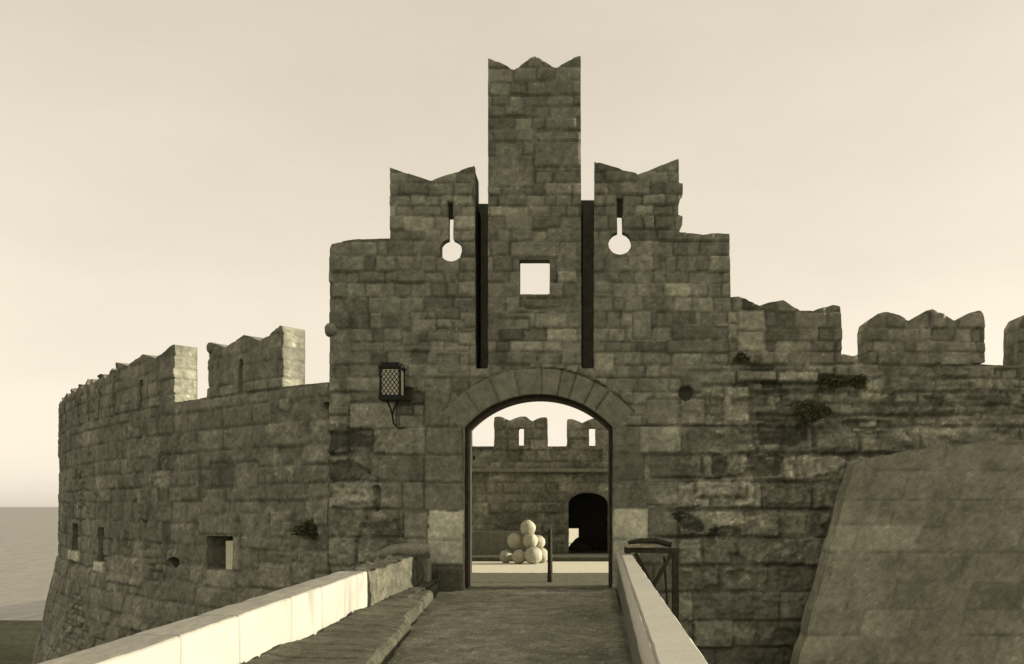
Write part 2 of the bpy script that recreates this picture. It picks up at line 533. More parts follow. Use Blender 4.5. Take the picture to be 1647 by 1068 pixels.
# moat floor and the shore: one sheet that slopes into the sea beyond the bastion
def moat_z(X, Y):
    z = MOATZ + .25 * fbm(X * .12, Y * .12, 4, 9) + .05 * fbm(X * .9, Y * .9, 3, 10)
    shore = sstep(56, 62, Y - .02 * X + 1.5 * fbm(X * .08, Y * .08, 3, 12))
    west = np.where(X < 200, 1, 0)
    return z - 2.2 * shore * west
tag(relief('ground', -160, 240, -60, 110, 260, 180, moat_z, MOAT), kind='structure')

# courtyard inside the gate
def court_z(X, Y): return .012 * fbm(X * .7, Y * .7, 4, 31) - .0
def bast_pts():
    return None

# ------------------------------------------------------------------ gate front
def q(x, y): return px(x, y)
def poly(lst): return [q(x, y) for x, y in lst]

ARC_C = (865.5, 795.0); ARC_R = 162.0
def arch_px(r, a0, a1, n=26):
    return [(ARC_C[0] + r * math.sin(a), ARC_C[1] - r * math.cos(a)) for a in np.linspace(a0, a1, n)]
AS = math.asin(120.0 / ARC_R)
OUT_R = 204.0
BOT = 815 + (1.6 + 5.4) / SC         # foot of the walls in the moat
GATE_BOT = 815 + 1.6 / SC            # bridge level, picture y 948

castle = thing('castle_gate', 'tall stone gate front with arched entrance, central tower and two swallowtail battlements', 'castle gate', (-1.0, Y0, 0))

key_l = [(721.3, 348), (729, 348)] + [(725 + 17.8 * math.sin(a), 402 - 17.8 * math.cos(a)) for a in np.linspace(.22, 2 * math.pi - .22, 26)]
key_r = [(992.5, 345), (1000.5, 345)] + [(997 + 18.6 * math.sin(a), 391 - 18.6 * math.cos(a)) for a in np.linspace(.22, 2 * math.pi - .22, 26)]

tower_o = [(785, 593), (785, 92), (828, 112), (860, 89), (893, 110), (934, 87), (935, 593)]
win = [(835, 417), (884, 417), (884, 474), (835, 474)]
merl_l = [(627, 430), (627, 269), (692, 291), (763, 266), (764, 430)]
merl_r = [(955, 430), (956, 259), (1026, 281), (1091, 255), (1092, 295), (1098, 296), (1098, 313), (1092, 315), (1091, 345), (1098, 347), (1097, 362), (1092, 372), (1092, 430)]
ring_out = arch_px(OUT_R, -AS - .02, AS + .02)
ring_in = arch_px(ARC_R, -AS, AS)
arch_o = ring_out + [(985.5, 686)] + ring_in[::-1][1:-1] + [(745.5, 686)]
body_o = [(530, BOT), (530, 400), (533, 392), (550, 388), (575, 385), (627, 383), (627, 430), (764, 430), (765, 593), (783, 593), (785, 593), (935, 593),
          (937, 593), (955, 593), (955, 430), (1092, 430), (1092, 374), (1110, 375), (1135, 378), (1150, 375), (1173, 376), (1175, 480), (1175, BOT),
          (985.5, BOT), (985.5, 686)] + ring_in[::-1][1:-1] + [(745.5, 686), (745.5, BOT)]
# right-hand curtain wall with its battlements; it runs on past the old picture edge
rw_top = [(1175, 498), (1353, 500), (1353, 572), (1362, 584), (1378, 590), (1397, 588), (1397, 530), (1590, 530), (1590, 586), (1640, 590), (1640, 530), (1840, 530), (1840, 590), (2600, 590)]
rw_o = [(1175, BOT), (1175, 498), (1353, 500), (1354, 530), (1353, 572), (1362, 580), (1378, 584), (1397, 582), (1590, 586), (1640, 588), (1840, 590), (2100, 590), (2100, BOT)]
m1 = [(1175, 498), (1175, 478), (1188, 477), (1204, 485), (1222, 492), (1236, 487), (1260, 483), (1275, 493), (1290, 501), (1300, 504), (1318, 496), (1340, 490), (1352, 492), (1353, 500)]
m2 = [(1397, 582), (1396, 528), (1399, 514), (1412, 504), (1426, 500), (1446, 508), (1462, 516), (1490, 499), (1500, 497), (1520, 507), (1536, 516), (1560, 503), (1578, 499), (1582, 510), (1584, 584)]
m3 = [(1640, 588), (1641, 520), (1650, 505), (1670, 510), (1690, 518), (1720, 500), (1745, 515), (1765, 520), (1800, 503), (1818, 505), (1820, 588)]

def pr(x0, y0, x1, y1, b, o=.0):
    a = q(x0, y1); c = q(x1, y0)
    return (a[0], a[1], c[0], c[1], b, o)
patches = [pr(*t) for t in [
    # jamb blocks
    (683, 686, 745, 731, .92), (683, 731, 745, 776, 1.0), (683, 776, 745, 822, .95), (650, 824, 688, 866, 1.3, .01), (690, 822, 745, 868, 2.5, .02), (690, 868, 745, 908, 2.3, .02), (690, 908, 745, 948, .8, .0),
    (985, 686, 1028, 728, .9), (985, 728, 1036, 772, .72), (985, 772, 1040, 818, .75), (985, 818, 1042, 868, 2.15, .02), (985, 868, 1030, 948, 1.8, .015),
    (681, 622, 722, 684, 1.0), (1030, 686, 1095, 726, 1.55, .012), (1040, 642, 1092, 684, 1.05), (1095, 640, 1135, 684, 1.1), (1165, 620, 1205, 680, 1.3, .01),
    (1187, 500, 1230, 532, 1.6, .015), (1187, 533, 1230, 566, 1.5, .01), (1155, 520, 1186, 545, 1.3), (1083, 502, 1118, 522, .62, -.02),
    (1080, 525, 1172, 545, .62, -.01), (1072, 546, 1172, 568, .72, 0), (1085, 478, 1112, 500, 1.3), (1018, 500, 1048, 545, 1.15),
    (1186, 596, 1250, 614, 1.35, .02), (1252, 598, 1316, 616, 1.3, .02), (1115, 596, 1184, 618, 1.05),
    (562, 648, 636, 690, 1.35, .02), (556, 606, 612, 628, 1.35, .01), (614, 606, 655, 630, .9), (564, 630, 612, 646, .8),
    (737, 453, 765, 474, 1.25), (738, 533, 766, 554, 1.35), (700, 496, 740, 514, .9), (646, 532, 675, 554, 1.2), (662, 514, 702, 532, 1.3), (957, 568, 988, 598, 1.4),
    (957, 452, 985, 470, 1.25), (822, 388, 900, 414, 1.12, .006), (835, 480, 930, 494, .9), (858, 212, 934, 226, 1.15), (860, 227, 934, 268, .95),
    (785, 250, 858, 300, .9), (880, 366, 918, 388, 1.15), (800, 512, 850, 530, 1.1), (538, 565, 598, 585, 1.05), (705, 570, 740, 600, 1.0), (1118, 770, 1200, 800, 1.15, .03),
    (1040, 780, 1090, 812, .95, .02), (1045, 730, 1130, 768, .72, 0),
]]

def rough_front(u, z):
    xp = u / SC + VX; yp = VY - (z - EYE) / SC
    r = sstep(1060, 1230, xp + 25 * fbm(u * .8, z * .8, 2, 5)) * sstep(555, 640, yp)
    r2 = sstep(1045, 1120, xp) * sstep(690, 760, yp)
    r3 = (1 - sstep(610, 655, xp)) * sstep(610, 720, yp) * .8
    low = sstep(900, 980, yp)
    return np.clip(np.maximum(np.maximum(r, r2), r3) * (1 - .45 * low) + .05, 0, 1)

def ch_front(z): return .255
def sw_front(z): return .85 if z < 3.1 else .40
ZL = [EYE + (VY - (686 + 44.5 * k)) * SC for k in range(13)]
mas = Masonry(-6, 15, -5.6, 12, ch_front, sw_front, seed=11, patches=patches, rough=rough_front, base=.12, depth=.036, joint=.010, offs=.018, contrast=.27, zlist=ZL)
mas_small = Masonry(-8, 16, -5.6, 7, (.10, .2), (.14, .42), seed=111, wob=.05)

acx, acz = q(*ARC_C); R_IN = ARC_R * SC; R_OUT = OUT_R * SC
def rubble(u, z, h, c, rough, seed):
    # broken facing: small core stones standing proud or lost, with sharp edges
    S_ = mas_small
    uu = u + .05 * fbm(u * 2.3, z * 2.3, 3, seed) ; zz = z + .05 * fbm(u * 2.1, z * 2.5, 3, seed + 1)
    ci = np.clip(np.searchsorted(S_.zc, zz) - 1, 0, len(S_.rows) - 1)
    ez = np.minimum(zz - S_.zc[ci], S_.zc[ci + 1] - zz)
    eu = np.zeros_like(uu); si = np.zeros(uu.shape, int)
    for k in np.unique(ci):
        m = ci == k; js = S_.rows[k]
        j = np.clip(np.searchsorted(js, uu[m]) - 1, 0, len(js) - 2)
        si[m] = j; eu[m] = np.minimum(uu[m] - js[j], js[j + 1] - uu[m])
    e = np.minimum(eu, ez)
    r1 = _hash(ci, si, seed + 5); r2 = _hash(ci, si, seed + 6)
    where = sstep(.02, .22, fbm(u * .75 + 4, z * .95, 3, seed + 9)) * sstep(.25, .6, rough)
    prof = sstep(.004, .03, e)
    hh = .075 + .085 * (r1 - .5) - .05 * (1 - prof) - .05 * (r2 > .86) + .012 * fbm(u * 11, z * 11, 3, seed + 3)
    cc = (1.0 + .55 * (r2 - .5) + .45 * (r1 > .8)) * (1 - .45 * (1 - prof)) * (1 + .35 * fbm(u * 9, z * 9, 3, seed + 4)) * np.where(r2 > .86, .6, 1)
    return h * (1 - where) + hh * where, c * (1 - where) + cc * where
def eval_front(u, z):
    h, c = mas(u, z)
    xp_ = u / SC + VX; yp_ = VY - (z - EYE) / SC
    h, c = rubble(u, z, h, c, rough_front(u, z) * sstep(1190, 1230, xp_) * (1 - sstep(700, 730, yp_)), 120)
    # keep the worked frame of the gate and the tower quieter than the rubble
    du = u - acx; dz = z - acz
    rr = np.hypot(du, dz); an = np.arctan2(du, dz)
    m = (rr > R_IN - .02) & (rr < R_OUT + .012) & (dz > (VY - 686) * SC + EYE - acz) & (np.abs(an) < AS + .03)
    if m.any():
        edges = np.array([-1.0, -.62, -.40, -.19, .03, .19, .31, .47, .60, 1.0]) * 1.0
        a = an[m]; k = np.clip(np.searchsorted(edges, a) - 1, 0, len(edges) - 2)
        e = np.minimum(np.minimum(a - edges[k], edges[k + 1] - a) * rr[m], np.abs(R_OUT - .004 - rr[m]))
        r1 = _hash(k, k * 0, 77)
        prof = sstep(0, 1, np.clip((e - .006) / .016, 0, 1))
        h[m] = .118 + .008 * (r1 - .5) - .04 * (1 - prof) + .004 * fbm(u[m] * 12, z[m] * 12, 3, 4)
        c[m] = (.94 + .2 * (r1 - .5) + .10 * fbm(u[m] * 3, z[m] * 3, 3, 8)) * (1 - .45 * (1 - prof) * np.where(a < .1, .35, 1.0))
    # drain hole: shallow recess, the shade inside put into its dark tone
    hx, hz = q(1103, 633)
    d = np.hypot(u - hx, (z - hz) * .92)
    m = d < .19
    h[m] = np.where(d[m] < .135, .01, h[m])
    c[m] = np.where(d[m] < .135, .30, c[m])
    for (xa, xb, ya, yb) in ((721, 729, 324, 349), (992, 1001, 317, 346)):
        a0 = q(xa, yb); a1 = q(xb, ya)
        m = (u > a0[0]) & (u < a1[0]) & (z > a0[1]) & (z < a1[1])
        h[m] = .008; c[m] = .2  # upper keyhole stems: shade of the recess put into the tone
    # narrow recess right of it
    a0 = q(1146, 680); a1 = q(1163, 640)
    m = (u > a0[0]) & (u < a1[0]) & (z > a0[1]) & (z < a1[1])
    h[m] = np.minimum(h[m], .03)
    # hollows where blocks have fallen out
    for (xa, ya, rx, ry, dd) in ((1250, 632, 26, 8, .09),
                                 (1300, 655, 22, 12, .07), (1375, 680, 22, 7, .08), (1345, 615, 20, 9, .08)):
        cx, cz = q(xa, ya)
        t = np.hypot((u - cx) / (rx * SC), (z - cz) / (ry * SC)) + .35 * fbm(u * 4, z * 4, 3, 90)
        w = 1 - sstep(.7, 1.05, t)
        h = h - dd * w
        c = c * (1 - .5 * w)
    # eroded blocks of the right-hand rock face, outlines as they have weathered
    xp = u / SC + VX; yp = VY - (z - EYE) / SC
    xq = xp + 7 * fbm(u * 3.3, z * 3.3, 4, 201); yq = yp + 5 * fbm(u * 3.3, z * 3.3, 4, 202)
    gr = fbm(u * 8, z * 8, 3, 203)
    for (pl, tone_, off_) in (
        ([(1054, 801), (1080, 786), (1121, 771), (1165, 773), (1211, 772), (1212, 812), (1150, 816), (1058, 815)], 1.45, .05),
        ([(1088, 830), (1125, 823), (1193, 825), (1200, 842), (1170, 846), (1141, 850), (1112, 842)], 1.5, .04),
        ([(1262, 735), (1300, 729), (1352, 734), (1368, 741), (1340, 760), (1300, 768), (1262, 768)], 1.5, .04),
        ([(1215, 776), (1330, 775), (1326, 806), (1240, 812)], 1.12, .03),
        ([(1170, 742), (1182, 735), (1196, 740), (1198, 752), (1184, 758), (1172, 752)], 1.2, .05),
        ([(1296, 700), (1330, 690), (1400, 676), (1420, 690), (1400, 716), (1300, 724)], 1.3, .02),
        ([(1360, 622), (1420, 610), (1420, 640), (1366, 650)], 1.3, .02),
        ([(1082, 824), (1100, 822), (1131, 846), (1128, 858), (1100, 852)], .42, -.09),
        ([(1138, 850), (1165, 846), (1194, 850), (1192, 860), (1140, 861)], .45, -.08),
        ([(1146, 732), (1168, 731), (1172, 760), (1200, 762), (1200, 733), (1262, 732), (1256, 764), (1148, 768)], .5, -.07),
        ([(1218, 684), (1296, 682), (1300, 700), (1280, 716), (1226, 714)], .45, -.09),
        ([(1222, 612), (1262, 614), (1258, 626), (1226, 624)], .45, -.09),
        ([(1090, 728), (1160, 718), (1215, 716), (1215, 728), (1100, 730)], 1.35, .02),
        ([(470, 690), (556, 694), (610, 700), (600, 716), (500, 722), (470, 712)], .62, -.05),
        ([(480, 745), (560, 738), (600, 760), (560, 776), (490, 770)], .6, -.05),
        ([(470, 790), (590, 784), (600, 806), (520, 818), (470, 810)], 1.35, .02),
        ([(600, 782), (612, 782), (614, 822), (602, 824)], .45, -.06),
        ([(580, 840), (640, 836), (660, 880), (600, 890), (570, 870)], .7, -.04)):
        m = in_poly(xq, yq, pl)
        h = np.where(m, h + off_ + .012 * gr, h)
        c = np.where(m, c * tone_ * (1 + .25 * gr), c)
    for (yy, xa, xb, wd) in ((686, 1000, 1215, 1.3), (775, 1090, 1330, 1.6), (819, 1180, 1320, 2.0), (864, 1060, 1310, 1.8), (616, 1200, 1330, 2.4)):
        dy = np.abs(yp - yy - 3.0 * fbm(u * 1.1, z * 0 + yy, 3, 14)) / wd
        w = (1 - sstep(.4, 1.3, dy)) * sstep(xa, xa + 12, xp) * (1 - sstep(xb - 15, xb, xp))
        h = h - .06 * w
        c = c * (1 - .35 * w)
    return np.maximum(h, .008), c

def map_front(u, z, d):
    return np.stack([u, Y0 + .11 - d, z], 1)

def P(lst): return [q(x, y) for x, y in lst]
wall_r = thing('curtain_wall', 'rough eroded stone wall with battlements to the right of the gate', 'wall', (8, Y0, MOATZ))
front_parts = [
    dict(name='tower', outer=P(tower_o), holes=[P(win)], thick=.2, mat=STONE, parent=castle, amp=.006),
    dict(name='merlon', outer=P(merl_l), holes=[P(key_l)], thick=.1, mat=STONE, parent=castle, amp=.008, label='left merlon with keyhole loop'),
    dict(name='merlon', outer=P(merl_r), holes=[P(key_r)], thick=.1, mat=STONE, parent=castle, amp=.008, label='right merlon with keyhole loop'),
    dict(name='arch', outer=P(arch_o), holes=[], thick=.72, mat=STONE, parent=castle, amp=.004),
    dict(name='wall', outer=P(body_o), holes=[], thick=.72, mat=STONE, parent=castle, amp=.008),
    dict(name='wall', outer=P(rw_o), holes=[], thick=.8, mat=STONE_R, parent=wall_r, amp=.02),
    dict(name='merlon', outer=P(m1), holes=[], thick=.6, mat=STONE_R, parent=wall_r, amp=.02),
    dict(name='merlon', outer=P(m2), holes=[], thick=.6, mat=STONE_R, parent=wall_r, amp=.02),
    dict(name='merlon', outer=P(m3), holes=[], thick=.6, mat=STONE_R, parent=wall_r, amp=.02),
]
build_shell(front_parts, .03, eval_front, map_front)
def sp(cx, cy): return P([(cx - 24, cy - 84), (cx + 24, cy - 84), (cx + 24, cy + 22), (cx - 24, cy + 22)])
def shrink(pts, k=.985):
    n_ = len(pts); mx = sum(p_[0] for p_ in pts) / n_; mz = sum(p_[1] for p_ in pts) / n_
    return [(mx + (p_[0] - mx) * k, mz + (p_[1] - mz) * k) for p_ in pts]
# thick backs of the two keyhole battlements, with the loops splayed open inwards, and the back of the tower
tw_hole = P([(815, 385), (905, 385), (905, 486), (815, 486)])
for o_, h_, n_ in ((merl_l, sp(725, 402), 'merlon_back'), (merl_r, sp(997, 391), 'merlon_back'), (tower_o, tw_hole, 'tower_back')):
    build_shell([dict(name=n_, outer=shrink(P(o_)), holes=[h_], thick=.62 if n_ != 'tower_back' else .9, mat=STONE, parent=castle, amp=0)], .06,
                lambda u, z: (0 * u + .0, .85 + 0 * u), lambda u, z, d: np.stack([u, Y0 + (.212 if n_ != 'tower_back' else .312) - d, z], 1))

# dark linings of the two drawbridge slots, closed at the back
def slot(x0, x1, y0, y1):
    a = q(x0, y1); c = q(x1, y0)
    mb = MB()
    mb.box(((a[0] + c[0]) / 2, Y0 + .78, (a[1] + c[1]) / 2), (c[0] - a[0] + .18, .1, c[1] - a[1]))
    mb.build('slot_backing', STONE, castle)
    mb = MB()
    w = .012
    for xx in (a[0] - w, c[0] + w):
        mb.box((xx, Y0 + .42, (a[1] + c[1]) / 2 - .12), (.012, .6, c[1] - a[1] - .26))
    mb.build('slot_lining', IRON, castle)
slot(767, 783, 308, 593)
slot(938, 954, 302, 593)
# timber frame lining the gate opening
fr = MB()
ins = 3.0
pth = [(745.5 + ins, 948)] + [(745.5 + ins, 690)] + arch_px(ARC_R - ins, -AS + .015, AS - .015, 30) + [(985.5 - ins, 690), (985.5 - ins, 948)]
ptsq = [q(*p_) for p_ in pth]
def strip_frame(mb, pts, wdt, y0, y1):
    vs = []; n = len(pts)
    for i, p_ in enumerate(pts):
        a = Vector(pts[max(i - 1, 0)]); b = Vector(pts[min(i + 1, n - 1)])
        t = (b - a).normalized(); nn = Vector((t.y, -t.x))
        for s_ in (-1, 1):
            e = Vector(p_) + nn * s_ * wdt / 2
            vs += [(e.x, y0, e.y), (e.x, y1, e.y)]
    fs = []
    for i in range(n - 1):
        b = i * 4; c_ = b + 4
        fs += [(b, c_, c_ + 1, b + 1), (b + 2, b + 3, c_ + 3, c_ + 2), (b, b + 2, c_ + 2, c_), (b + 1, c_ + 1, c_ + 3, b + 3)]
    fs += [(0, 1, 3, 2), (4 * n - 4, 4 * n - 2, 4 * n - 1, 4 * n - 3)]
    mb.add(vs, fs)
strip_frame(fr, ptsq, .058, Y0 + .2, Y0 + .80)
fr.build('gate_frame', WOOD, castle)

# small projecting corbel at the left corner
def boulder(name, c, r, mat, parent=None, seed=0, amp=.12, sub=3, fl=None):
    import bmesh
    bm = bmesh.new(); bmesh.ops.create_icosphere(bm, subdivisions=sub, radius=1)
    V = np.array([v.co[:] for v in bm.verts])
    n = fbm(V[:, 0] * 1.7 + seed, V[:, 1] * 1.7 + V[:, 2] * 1.3, 4, seed) + .5 * fbm(V[:, 2] * 3 + seed, V[:, 0] * 3, 3, seed + 3)
    V = V * (1 + amp * n)[:, None]
    if fl: V = np.clip(V, -fl, fl)
    me = bpy.data.meshes.new(name)
    for v, co in zip(bm.verts, V): v.co = (co[0] * r[0], co[1] * r[1], co[2] * r[2])
    for f in bm.faces: f.smooth = True
    bm.to_mesh(me); bm.free()
    at = me.attributes.new('tone', 'FLOAT', 'POINT'); at.data.foreach_set('value', [1.0] * len(me.vertices))
    o = bpy.data.objects.new(name, me); C.objects.link(o); me.materials.append(mat)
    if parent:
        o.parent = parent; o.location = Vector(c) - parent.location
    else: o.location = c
    return o
cx, cz = q(534, 530)
boulder('corbel', (cx - .02, Y0 + .1, cz), (.15, .2, .15), STONE, castle, 4, .15, 3, .86)

# ------------------------------------------------------------------ left bastion (curved)
T = np.array([-18.7, 33.1]); A = np.array([-5.02, Y0 + .02])
nn = np.array([33.1, 18.7]); nn = nn / np.hypot(*nn)
dAT = A - T
RB = (dAT @ dAT) / (2 * (dAT @ nn))
CB = T + RB * nn
th0 = math.atan2(A[1] - CB[1], A[0] - CB[0])
if th0 < 0: th0 += 2 * math.pi
BZ = -.12
def map_bast(u, z, d):
    th = th0 - u / RB
    bat = np.maximum(0, BZ - z)
    rr = RB + d + np.where(d > -10, bat * .20 + .05 * sstep(.05, .12, bat) - .05, 0)
    return np.stack([CB[0] + rr * np.cos(th), CB[1] + rr * np.sin(th), z], 1)
def bpt(x, y):
    """picture point -> (u, z) on the bastion face"""
    dx = (x - VX) / F; dy = 1.0
    a = dx * dx + dy * dy; b = -2 * (dx * CB[0] + dy * CB[1]); c = CB @ CB - RB * RB
    disc = b * b - 4 * a * c
    t = (-b - math.sqrt(disc)) / (2 * a) if disc > 0 else -b / (2 * a)
    X, Y = dx * t, dy * t
    th = math.atan2(Y - CB[1], X - CB[0])
    if th < 0: th += 2 * math.pi
    return ((th0 - th) * RB, EYE + (VY - y) * t / F)
def bu(x): return bpt(x, 600)[0]
ZTOP = 1.6 + 2.42
bast = thing('bastion_wall', 'long curved stone bastion with battlements sweeping away to the left', 'bastion', (-9, 24, MOATZ))
HM = 1.22
def swallow(ua, ub, zt, h, dip=.2):
    """three-pointed merlon between ua (near) and ub (far)"""
    w = ub - ua
    return [(ua, zt), (ua, zt + h), (ua + .02 * w, zt + h + .02), (ua + .27 * w, zt + h - dip), (ua + .5 * w, zt + h - .01), (ua + .74 * w, zt + h - dip), (ua + .98 * w, zt + h - .02), (ub, zt + h - .05), (ub, zt)]
uA0, uA1 = bu(458), bu(338)
uB0, uB1 = bu(284), bu(190)
print('bastion merlons', uA0, uA1, uB0, uB1, 'R', RB, 'edge', bu(100))
mer = [(uA0, uA1), (uB0, uB1)]
stp = (uB1 - uB0) + .9
wB = uB1 - uB0
uu_ = uB1 + .3
while uu_ < 26:
    mer.append((uu_, uu_ + wB * .62)); uu_ += wB * .62 + .26
bh = []
def brect(x0, y0, x1, y1):
    return [bpt(x0, y1), bpt(x1, y1), bpt(x1, y0), bpt(x0, y0)][::-1]
# the wall top follows the slight fall of the walk
b_outer = [(-.02, MOATZ - .4), (-.02, ZTOP), (27, ZTOP - .02), (27, MOATZ - .4)]
win_b = brect(334, 862, 377, 916)
sl1 = brect(120, 842, 129, 886)
sl2 = brect(160, 848, 171, 903)
smh = [bpt(*p_) for p_ in circle(529, 653, 6.5, 12)]
gun = [bpt(*p_) for p_ in circle(284, 904, 9, 12)]
def brp(x0, y0, x1, y1, b, o=.0):
    p0 = bpt(x0, y1); p1 = bpt(x1, y0)
    return (min(p0[0], p1[0]), min(p0[1], p1[1]), max(p0[0], p1[0]), max(p0[1], p1[1]), b, o)
bp_ = [brp(*t) for t in [(379, 864, 389, 917, 1.5, .02), (330, 918, 382, 941, 1.35, .02), (330, 786, 362, 824, 1.3, .01), (322, 826, 384, 858, 1.15, .01), (388, 826, 432, 862, 1.05), (436, 822, 474, 862, 1.25, .01),
                         (117, 887, 132, 900, 3.4, .05), (157, 904, 173, 918, 2.8, .05), (182, 898, 238, 934, 1.25, .02), (452, 640, 468, 660, 1.6, .01), (431, 680, 446, 698, 1.5, .01), (382, 742, 418, 784, 1.2),  # slit sills here carry sunlight in their raised tone
                         (340, 742, 378, 784, .8), (474, 905, 508, 940, 1.2, .01), (420, 908, 472, 944, 1.3, .01), (278, 640, 292, 660, 1.3)]]
def rough_b(u, z):
    r = .32 + .45 * sstep(.0, .5, fbm(u * .45, z * .6, 3, 44)) + .3 * (1 - sstep(0, 3, u)) * (1 - sstep(1.8, 3.0, z))
    return np.clip(r * (1 - .5 * sstep(3.2, 4.2, z)), 0, 1)
def ch_b(z): return .42 if z < 3.5 else .3
def sw_b(z): return .62 if z < 3.5 else .45
mas_b = Masonry(-1, 29, -5.6, 6, ch_b, sw_b, seed=23, patches=bp_, rough=rough_b, base=.10, depth=.026, joint=.011, contrast=.17)
parts = []
slits = {0: (bpt(400, 560), bpt(400, 624)), 1: (bpt(245, 602), bpt(245, 642))}
for i, (a, b) in enumerate(mer):
    hs = []
    h = HM + (.12 if i == 1 else 0)
    if i > 1: h -= .03 * (i - 1) * .5
    c = a + .52 * (b - a)
    if i < 6: hs = [[(c - .085, ZTOP + .03), (c + .085, ZTOP + .03), (c + .085, ZTOP + .70), (c - .085, ZTOP + .70)]]
    parts.append(dict(name='merlon', outer=swallow(a, b, ZTOP, h), holes=hs, thick=.44, mat=STONE_L, parent=bast, amp=.018))
b_outer = [(-.02, MOATZ - .4), (-.02, ZTOP)] + [pp for (a, b) in mer for pp in ((a, ZTOP), (b, ZTOP))] + [(27.5, ZTOP), (27.5, MOATZ - .4)]
parts.append(dict(name='wall', outer=b_outer, holes=[win_b, sl1, sl2, smh, gun], thick=.6, mat=STONE_L, parent=bast, amp=.012))
def eval_bast(u, z):
    h, c = mas_b(u, z)
    return rubble(u, z, h, c, rough_b(u, z) * .9, 140)
mas_small = Masonry(-2, 30, -5.6, 7, (.12, .22), (.16, .45), seed=112, wob=.05)
build_shell(parts, .04, eval_bast, map_bast, flip=True)
def dark_room(poly_, name):
    us = [p_[0] for p_ in poly_]; zs = [p_[1] for p_ in poly_]
    ua, ub, za, zb = min(us) - .1, max(us) + .1, min(zs) - .1, max(zs) + .1
    mb = MB()
    def w(u, z, d): return map_bast(np.array([u]), np.array([z]), np.array([d]))[0]
    f0 = [w(ua, za, -.58), w(ub, za, -.58), w(ub, zb, -.58), w(ua, zb, -.58)]
    f1 = [w(ua, za, -1.4), w(ub, za, -1.4), w(ub, zb, -1.4), w(ua, zb, -1.4)]
    mb.add(f0 + f1, [(4, 5, 6, 7), (0, 1, 5, 4), (1, 2, 6, 5), (2, 3, 7, 6), (3, 0, 4, 7)])
    mb.build(name, STONE_L, bast)
for p_ in (win_b, sl1, sl2, smh, gun): dark_room(p_, 'embrasure')
# jamb and sill of the square window, sunlight put into their pale colour
def on_b(x, y, d): 
    u, z = bpt(x, y); r = map_bast(np.array([u]), np.array([z]), np.array([d]))[0]; return Vector(r)
mb = MB()
a, b_ = on_b(357, 916, .02), on_b(379, 916, .03); c_, d_ = on_b(379, 870, .03), on_b(357, 870, .02)
inw = Vector((CB[0] - a.x, CB[1] - a.y, 0)).normalized() * .3
a2 = a + Vector((-.0, 0, 0)) + inw * .9; d2 = d_ + inw * .9
mb.add([a + inw * .2, b_, c_, d_ + inw * .2, a2, b_ + inw, c_ + inw, d2], [(0, 1, 2, 3), (4, 7, 6, 5), (0, 4, 5, 1), (1, 5, 6, 2), (2, 6, 7, 3), (3, 7, 4, 0)])
mb.build('window_jamb', SUNLIT, bast)
mb = MB()
s0 = on_b(332, 917, .05); s1 = on_b(380, 917, .05)
mb.add([s0, s1, s1 + inw, s0 + inw] + [v - Vector((0, 0, .06)) for v in (s0, s1, s1 + inw, s0 + inw)], [(0, 1, 2, 3), (7, 6, 5, 4), (0, 4, 5, 1), (1, 5, 6, 2), (2, 6, 7, 3), (3, 7, 4, 0)])
mb.build('window_sill', SUNLIT, bast)
p_ = on_b(341, 560, .04)
boulder('corbel', p_, (.13, .13, .14), STONE_L, bast, 8, .15, 3, .85)

# courtyard floor (inside the walls, level with the bridge)
arc = []
for k in range(28):
    r = map_bast(np.array([k * 27.4 / 27]), np.array([1.0]), np.array([-.35]))[0]; arc.append((r[0], r[1]))
court = [(30, 18.9), (30, 75)] + [(arc[-1][0] + 4, 75)] + arc[::-1] + [(-4.6, 18.9)]
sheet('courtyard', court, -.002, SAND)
# floor strip just inside the gate, shade put into its dark colour
relief_o = relief('threshold_shade', -2.9, 1.0, Y0 + .115, 22.4, 60, 66, lambda X, Y: .012 - .3 * (Y < Y0 + .12) + .007 * fbm(X * 3, Y * 3, 3, 71) + .006 * fbm(X * 9, Y * 9, 2, 72) + .008 * np.cos(X * 3) * 0, THRESH_SHADE)
tag(relief_o, kind='structure')

# ------------------------------------------------------------------ wall across the courtyard
YI = 30.0
def qi(x, y): return px(x, y, YI)
inner = thing('courtyard_wall', 'inner stone wall with battlements and a dark arched doorway seen through the gate', 'wall', (0, YI, 0))
def Pi(l): return [qi(*a) for a in l]
i_outer = Pi([(560, 897), (560, 718), (700, 718), (757, 718), (795, 718), (881, 718), (912, 718), (990, 718), (1020, 718), (1140, 718), (1350, 718), (1350, 897), (978, 897), (978, 812)] +
             [(946 + 32 * math.cos(a), 812 - 20 * math.sin(a)) for a in np.linspace(.1, math.pi - .1, 14)] + [(914, 812), (914, 897)])
def im(x0, x1, y, bs=718):
    w = x1 - x0
    return [(x0, bs), (x0, y), (x0 + .12 * w, y - 1), (x0 + .3 * w, y + 6), (x0 + .5 * w, y - 1), (x0 + .6 * w, y - 1), (x0 + .72 * w, y + 7), (x0 + .88 * w, y + 1), (x1, y), (x1, bs)]
imers = [(675, 757, 671), (795, 880, 671), (912, 992, 675), (1024, 1108, 675)]
ip = []
for (a, b, y) in imers:
    c = a + .47 * (b - a)
    ip.append(dict(name='merlon', outer=Pi(im(a, b, y)), holes=[Pi([(c - 2, 717), (c + 8, 717), (c + 8, 688), (c - 2, 688)])], thick=.5, mat=BRICKD, parent=inner, amp=.02))
ip.append(dict(name='wall', outer=i_outer, holes=[Pi([(761, 733), (764, 733), (764, 740), (761, 740)])], thick=.9, mat=BRICKD, parent=inner, amp=.012))
mas_i = Masonry(-9, 10, -.3, 6, (.26, .4), (.35, .8), seed=37, base=.07, rough=lambda u, z: np.clip(.55 + .5 * fbm(u * .7, z * .7, 3, 3), 0, 1), contrast=.22)
build_shell(ip, .045, mas_i, lambda u, z, d: np.stack([u, YI - d, z], 1))
mb = MB()
